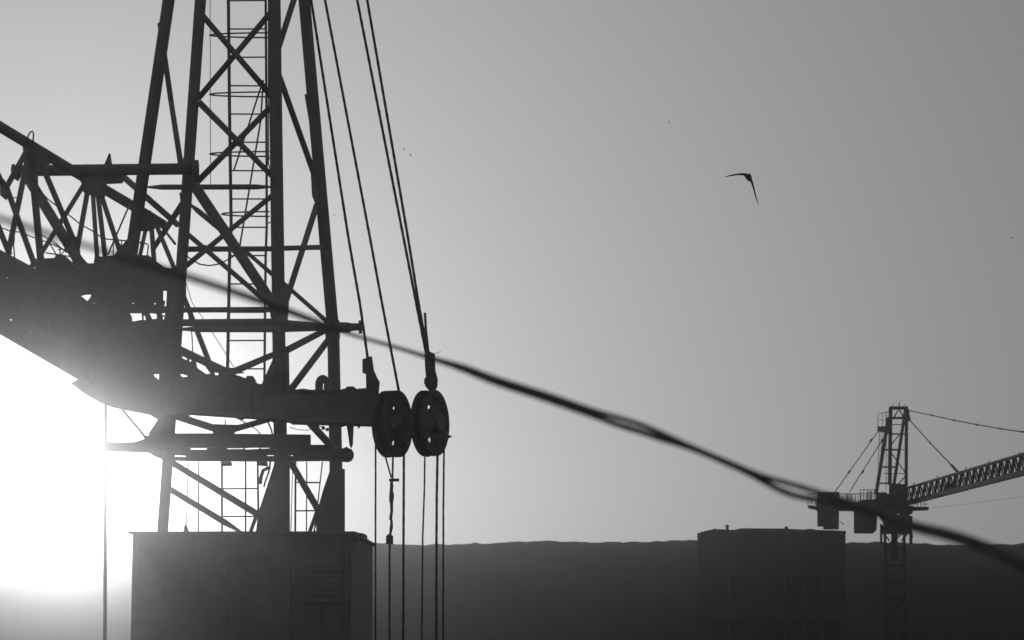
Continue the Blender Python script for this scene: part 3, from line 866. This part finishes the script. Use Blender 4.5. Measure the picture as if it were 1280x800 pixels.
for xx in (1098.4, 1101.6, 1106.8):
    ldm.sweep([P(xx + 1, 540, E), P(xx - 1 + (xx > 1105) * 2, 612 if xx > 1105 else 584, E)], M(.7, E) / 2, 5)
for y in range(541, 584, 4):
    ldm.sweep([P(1098, y, E), P(1102, y, E)], M(.5, E) / 2, 5)
ldm.build('ladder', FARST, far)
# cab and counter jib
MB().plate([(1111.4, 605.5), (1114, 604), (1133, 605.4), (1134.6, 612), (1135.4, 640), (1110.6, 640)], 2.0, E - 1.0).build('cab', FARST, far)
MB().plate([(1094.6, 618), (1098, 615.6), (1107.4, 615), (1109.4, 617.4), (1111.4, 617.4), (1111.4, 636), (1094, 636)], 1.6, E - .8).build('winch_housing', FARST, far)
cj = MB().plate([(1020, 626.5), (1050, 624.6), (1056, 627.8), (1072, 627.6), (1078, 624.6), (1098, 624), (1098, 637.6), (1020, 637.6)], 1.3, E - .6).build('counter_jib', FARST, far)
MB().plate([(1009.6, 631.6), (1022, 632.4), (1022, 637), (1010.4, 634.2)], 1.2, E - .6).build('walkway_end', FARST, cj)
rr = MB()
def frail(x0, x1, yt, yb, step, mid=True):
    rr.sweep([P(x0, yt, E - .6), P(x1, yt, E - .6)], M(.8, E) / 2, 5)
    if mid:
        rr.sweep([P(x0, (yt + yb) / 2, E - .6), P(x1, (yt + yb) / 2, E - .6)], M(.5, E) / 2, 5)
    x = x0
    while x <= x1 + .1:
        rr.sweep([P(x, yt, E - .6), P(x, yb, E - .6)], M(.9, E) / 2, 5)
        x += step
frail(1010, 1022, 616.6, 632, 4.4)
frail(1049, 1097, 617, 628, 3.4, False)
frail(1058, 1065, 617, 628, 1.6)
frail(1075.4, 1093, 612, 628, 4.4)
frail(1084, 1090, 614.6, 628, 2.0)
frail(1142, 1160, 626, 634, 4.6)
rr.build('handrail', FARST, cj)['kind'] = 'stuff'
MB().plate([(1021.6, 615.4), (1049, 614.8), (1048.6, 660.6), (1029, 660.4), (1029, 657), (1021.6, 656.8)], 1.6, E - .9).build('counterweight', CONC, far)
MB().plate([(1067.2, 629), (1096, 629), (1096.4, 640), (1096, 661), (1091, 665.8), (1067.4, 665.6)], 1.6, E - .9, holes=[[(1078.2, 648.2), (1079.6, 648.2), (1079.6, 649.4), (1078.2, 649.4)]]).build('counterweight', CONC, far)
MB().sweep([P(1049, 652, E), P(1052, 653, E), P(1055, 655.6, E)], M(1.0, E) / 2, 5).build('cable_end', ROPE, far)
MB().plate([(1136, 633.4), (1160, 633.4), (1161.6, 635), (1160, 637), (1136, 638)], 1.0, E - .5).build('side_platform', FARST, far)

# tie rods with couplings
def tie(pts, w_, beads, br=1.8, d=E, d2=None):
    n = len(pts)
    ds = [d + ((d2 or d) - d) * k / (n - 1) for k in range(n)]
    t = MB().sweep([P(x, y, dd) for (x, y), dd in zip(pts, ds)], M(w_, d) / 2, 6).build('tie_rod', FARST, far)
    for (x, y) in beads:
        f_ = (x - pts[0][0]) / (pts[-1][0] - pts[0][0])
        dd = d + ((d2 or d) - d) * f_
        i = min(range(n - 1), key=lambda j: abs((pts[j][0] + pts[j + 1][0]) / 2 - x))
        a, b = P(*pts[i], ds[i]), P(*pts[i + 1], ds[i + 1])
        u = (b - a).normalized()
        c_ = P(x, y, dd)
        MB().sweep([c_ - u * M(2.4, d), c_ - u * M(1, d), c_ + u * M(1, d), c_ + u * M(2.4, d)], [M(.6, d), M(br * .8, d), M(br * .8, d), M(.6, d)], 6).build('coupling', FARST, t)
tie([(1100, 536), (1044, 614.6)], 1.2, [(1089, 550.4), (1061.4, 590)])
tie([(1106, 545), (1062, 614.6)], 1.2, [(1102.6, 551), (1078.2, 590)])
JD = 118.0
tie([(1135, 513), (1164, 519), (1192.5, 525.2), (1221, 530.8), (1250, 535.8), (1278, 539.8), (1340, 547), (1500, 560)], 1.3, [(1164, 519), (1192.5, 525.2), (1221, 530.8), (1250, 535.8), (1278, 539.8), (1306, 543)], 1.7, E, 108)
tie([(1136, 524), (1163, 554), (1190, 582)], 1.3, [(1163, 554)], 1.7, E, 138)
fbar('tie_rod', 1189, 581, 1200, 593, 3.2, 138, 137)
fbar('cross_bar', 1165, 635, 1280, 621, .28, 146, 146)

# lattice jib coming towards the camera on the right
def jd(x):
    return E - .3 - (x - 1134) * 32 / 146
def yt(x):
    return 610 - (x - 1134) * 42.5 / 146
def yb(x):
    return 629 - (x - 1138) * 37 / 141
JX1 = 1480
def jseg(f, off=0):
    return [P(x, f(x), jd(x) + off) for x in (1134, JX1)]
jb = MB()
for f, off, r in ((yt, 0, .08), (yb, -.7, .11), (lambda x: yb(x) - 2.2, .8, .11)):
    a, b = jseg(f, off)
    jb.sweep([a, b], r, 6)
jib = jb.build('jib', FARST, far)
lc = MB()
x = 1134.0
k = 0
while x < JX1 - 8:
    s = 7.2 * (1 + (x - 1134) / 700)
    for (x_, fa, oa, fb_, ob) in ((x, yt, 0, yb, -.7), (x + s * .3, yt, 0, lambda t: yb(t) - 2.2, .8)):
        lc.sweep([P(x_, fa(x_), jd(x_) + oa), P(x_ + s / 2, fb_(x_ + s / 2), jd(x_ + s / 2) + ob)], .05, 5)
        lc.sweep([P(x_ + s / 2, fb_(x_ + s / 2), jd(x_ + s / 2) + ob), P(x_ + s, fa(x_ + s), jd(x_ + s) + oa)], .05, 5)
    lc.sweep([P(x + s / 2, yb(x + s / 2), jd(x) - .7), P(x + s, yb(x + s) - 2.2, jd(x) + .8)], .05, 5)
    lc.sweep([P(x + s / 2, yb(x + s / 2) - 2.2, jd(x) + .8), P(x + s, yb(x + s), jd(x) - .7)], .05, 5)
    x += s
lco = lc.build('lacing', FARST, jib)
lco['kind'] = 'stuff'
jw = MB()
for t_ in (.35, .75):
    a, b = [P(x_, yb(x_) - 2.2 * t_ - .6, jd(x_) - .7 + 1.5 * t_) for x_ in (1134, 1260)]
    jw.beam(a, b, .06, .5)
jw.build('walkway', FARST, jib)
MB().plate([(1179, 612), (1182, 606), (1194, 603.4), (1196, 608), (1194, 614), (1180, 618)], .8, jd(1187)).build('trolley', FARST, jib)
for x in (1142, 1171, 1207, 1236, 1274):
    fbar('post', x, yt(x), x + .6, yt(x) - 5, 1.1, jd(x), parent=jib)

# ------------------------------------------------------------------ bird
def bird_mesh(c, right, up, fwd, L_tip, R_tip, body, name='bird'):
    pass

BD = 46.0
verts = [  # px, py, depth offset, radius px (x), flatten
    ((935.4, 221.2), 0.0, 6.0), ((936.2, 222.8), .08, 5.4), ((936.4, 219.4), -.1, 4.4), ((936.9, 218.6), -.24, 2.6),
    ((937.0, 224.8), .2, 2.6),
    ((930.0, 217.7), .0, 2.7), ((922.0, 217.9), .02, 1.9), ((913.0, 219.4), .06, 1.5), ((905.6, 221.3), .12, .5),
    ((939.7, 227.0), .0, 2.6), ((942.3, 236.0), .02, 1.8), ((944.8, 246.0), .06, 1.4), ((948.2, 256.2), .12, .5),
]
edges = [(0, 1), (0, 2), (2, 3), (1, 4), (0, 5), (5, 6), (6, 7), (7, 8), (0, 9), (9, 10), (10, 11), (11, 12)]
pts = [P(v_[0][0], v_[0][1], BD + v_[1]) for v_ in verts]
me = bpy.data.meshes.new('bird')
me.from_pydata([tuple(p - pts[0]) for p in pts], edges, [])
bo = bpy.data.objects.new('bird', me)
COL.objects.link(bo)
bo.location = pts[0]
md = bo.modifiers.new('skin', 'SKIN')
for i, v_ in enumerate(verts):
    r = M(v_[2], BD) * .5 * 1.25
    me.skin_vertices[0].data[i].radius = (r, r)
me.skin_vertices[0].data[0].use_root = True
ss = bo.modifiers.new('sub', 'SUBSURF')
ss.levels = 2
ss.render_levels = 2
me.materials.append(FEATHER)
tag(bo, 'dark bird gliding with long bent wings in the open sky at upper right', 'bird')

BG = 'tiny far birds in the sky'
for (x, y, a, s_, lab) in ((504.5, 186, 80, 4.4, 'tiny far bird beside the rope pair, upper one of two'), (513, 193.5, 70, 4.4, 'tiny far bird beside the rope pair, lower one of two'),
                           (418, 268.5, 10, 3.4, 'tiny far bird between the mast leg and the leftmost rope'), (835.7, 152.4, 60, 4, 'tiny far bird high above the middle of the cable'),
                           (1265.5, 297.5, 30, 3.6, 'tiny far bird near the right edge')):
    d = 70
    c = P(x, y, d)
    m = MB()
    R_ = Matrix.Rotation(math.radians(a), 3, 'Y')
    h = M(s_, d) / 2
    def B_(u, v_, z):
        return c + R_ @ Vector((u * h, v_ * h, z * h))
    m.sweep([B_(-.1, -.8, .1), B_(0, -.4, 0), B_(0, .2, 0), B_(.05, .9, .05)], [h * .08, h * .3, h * .28, h * .06], 6)
    for s in (-1, 1):
        m.sweep([B_(0, 0, .05), B_(.55 * s, -.1, .3), B_(1.1 * s, .25, .1)], [h * .22, h * .16, h * .04], 5)
    o = m.build('bird', FEATHER, origin=c)
    tag(o, lab, 'bird', BG)

# ------------------------------------------------------------------ haze
hz = MB().box((-150, -32, -1.3), (150, 262, 19))  # added forward-scattering volume: stands in for lens glare veiling the dark steel
ho_ = hz.build('glare_haze', STEEL)
ho_['kind'] = 'stuff'
hm = bpy.data.materials.new('glare_haze')
hm.use_nodes = True
t = hm.node_tree
t.nodes.clear()
pv = t.nodes.new('ShaderNodeVolumePrincipled')
pv.inputs['Color'].default_value = (.95, .95, .95, 1)
pv.inputs['Density'].default_value = 0.00070
pv.inputs['Anisotropy'].default_value = 0.966
om = t.nodes.new('ShaderNodeOutputMaterial')
t.links.new(pv.outputs[0], om.inputs['Volume'])
ho_.data.materials.clear()
ho_.data.materials.append(hm)
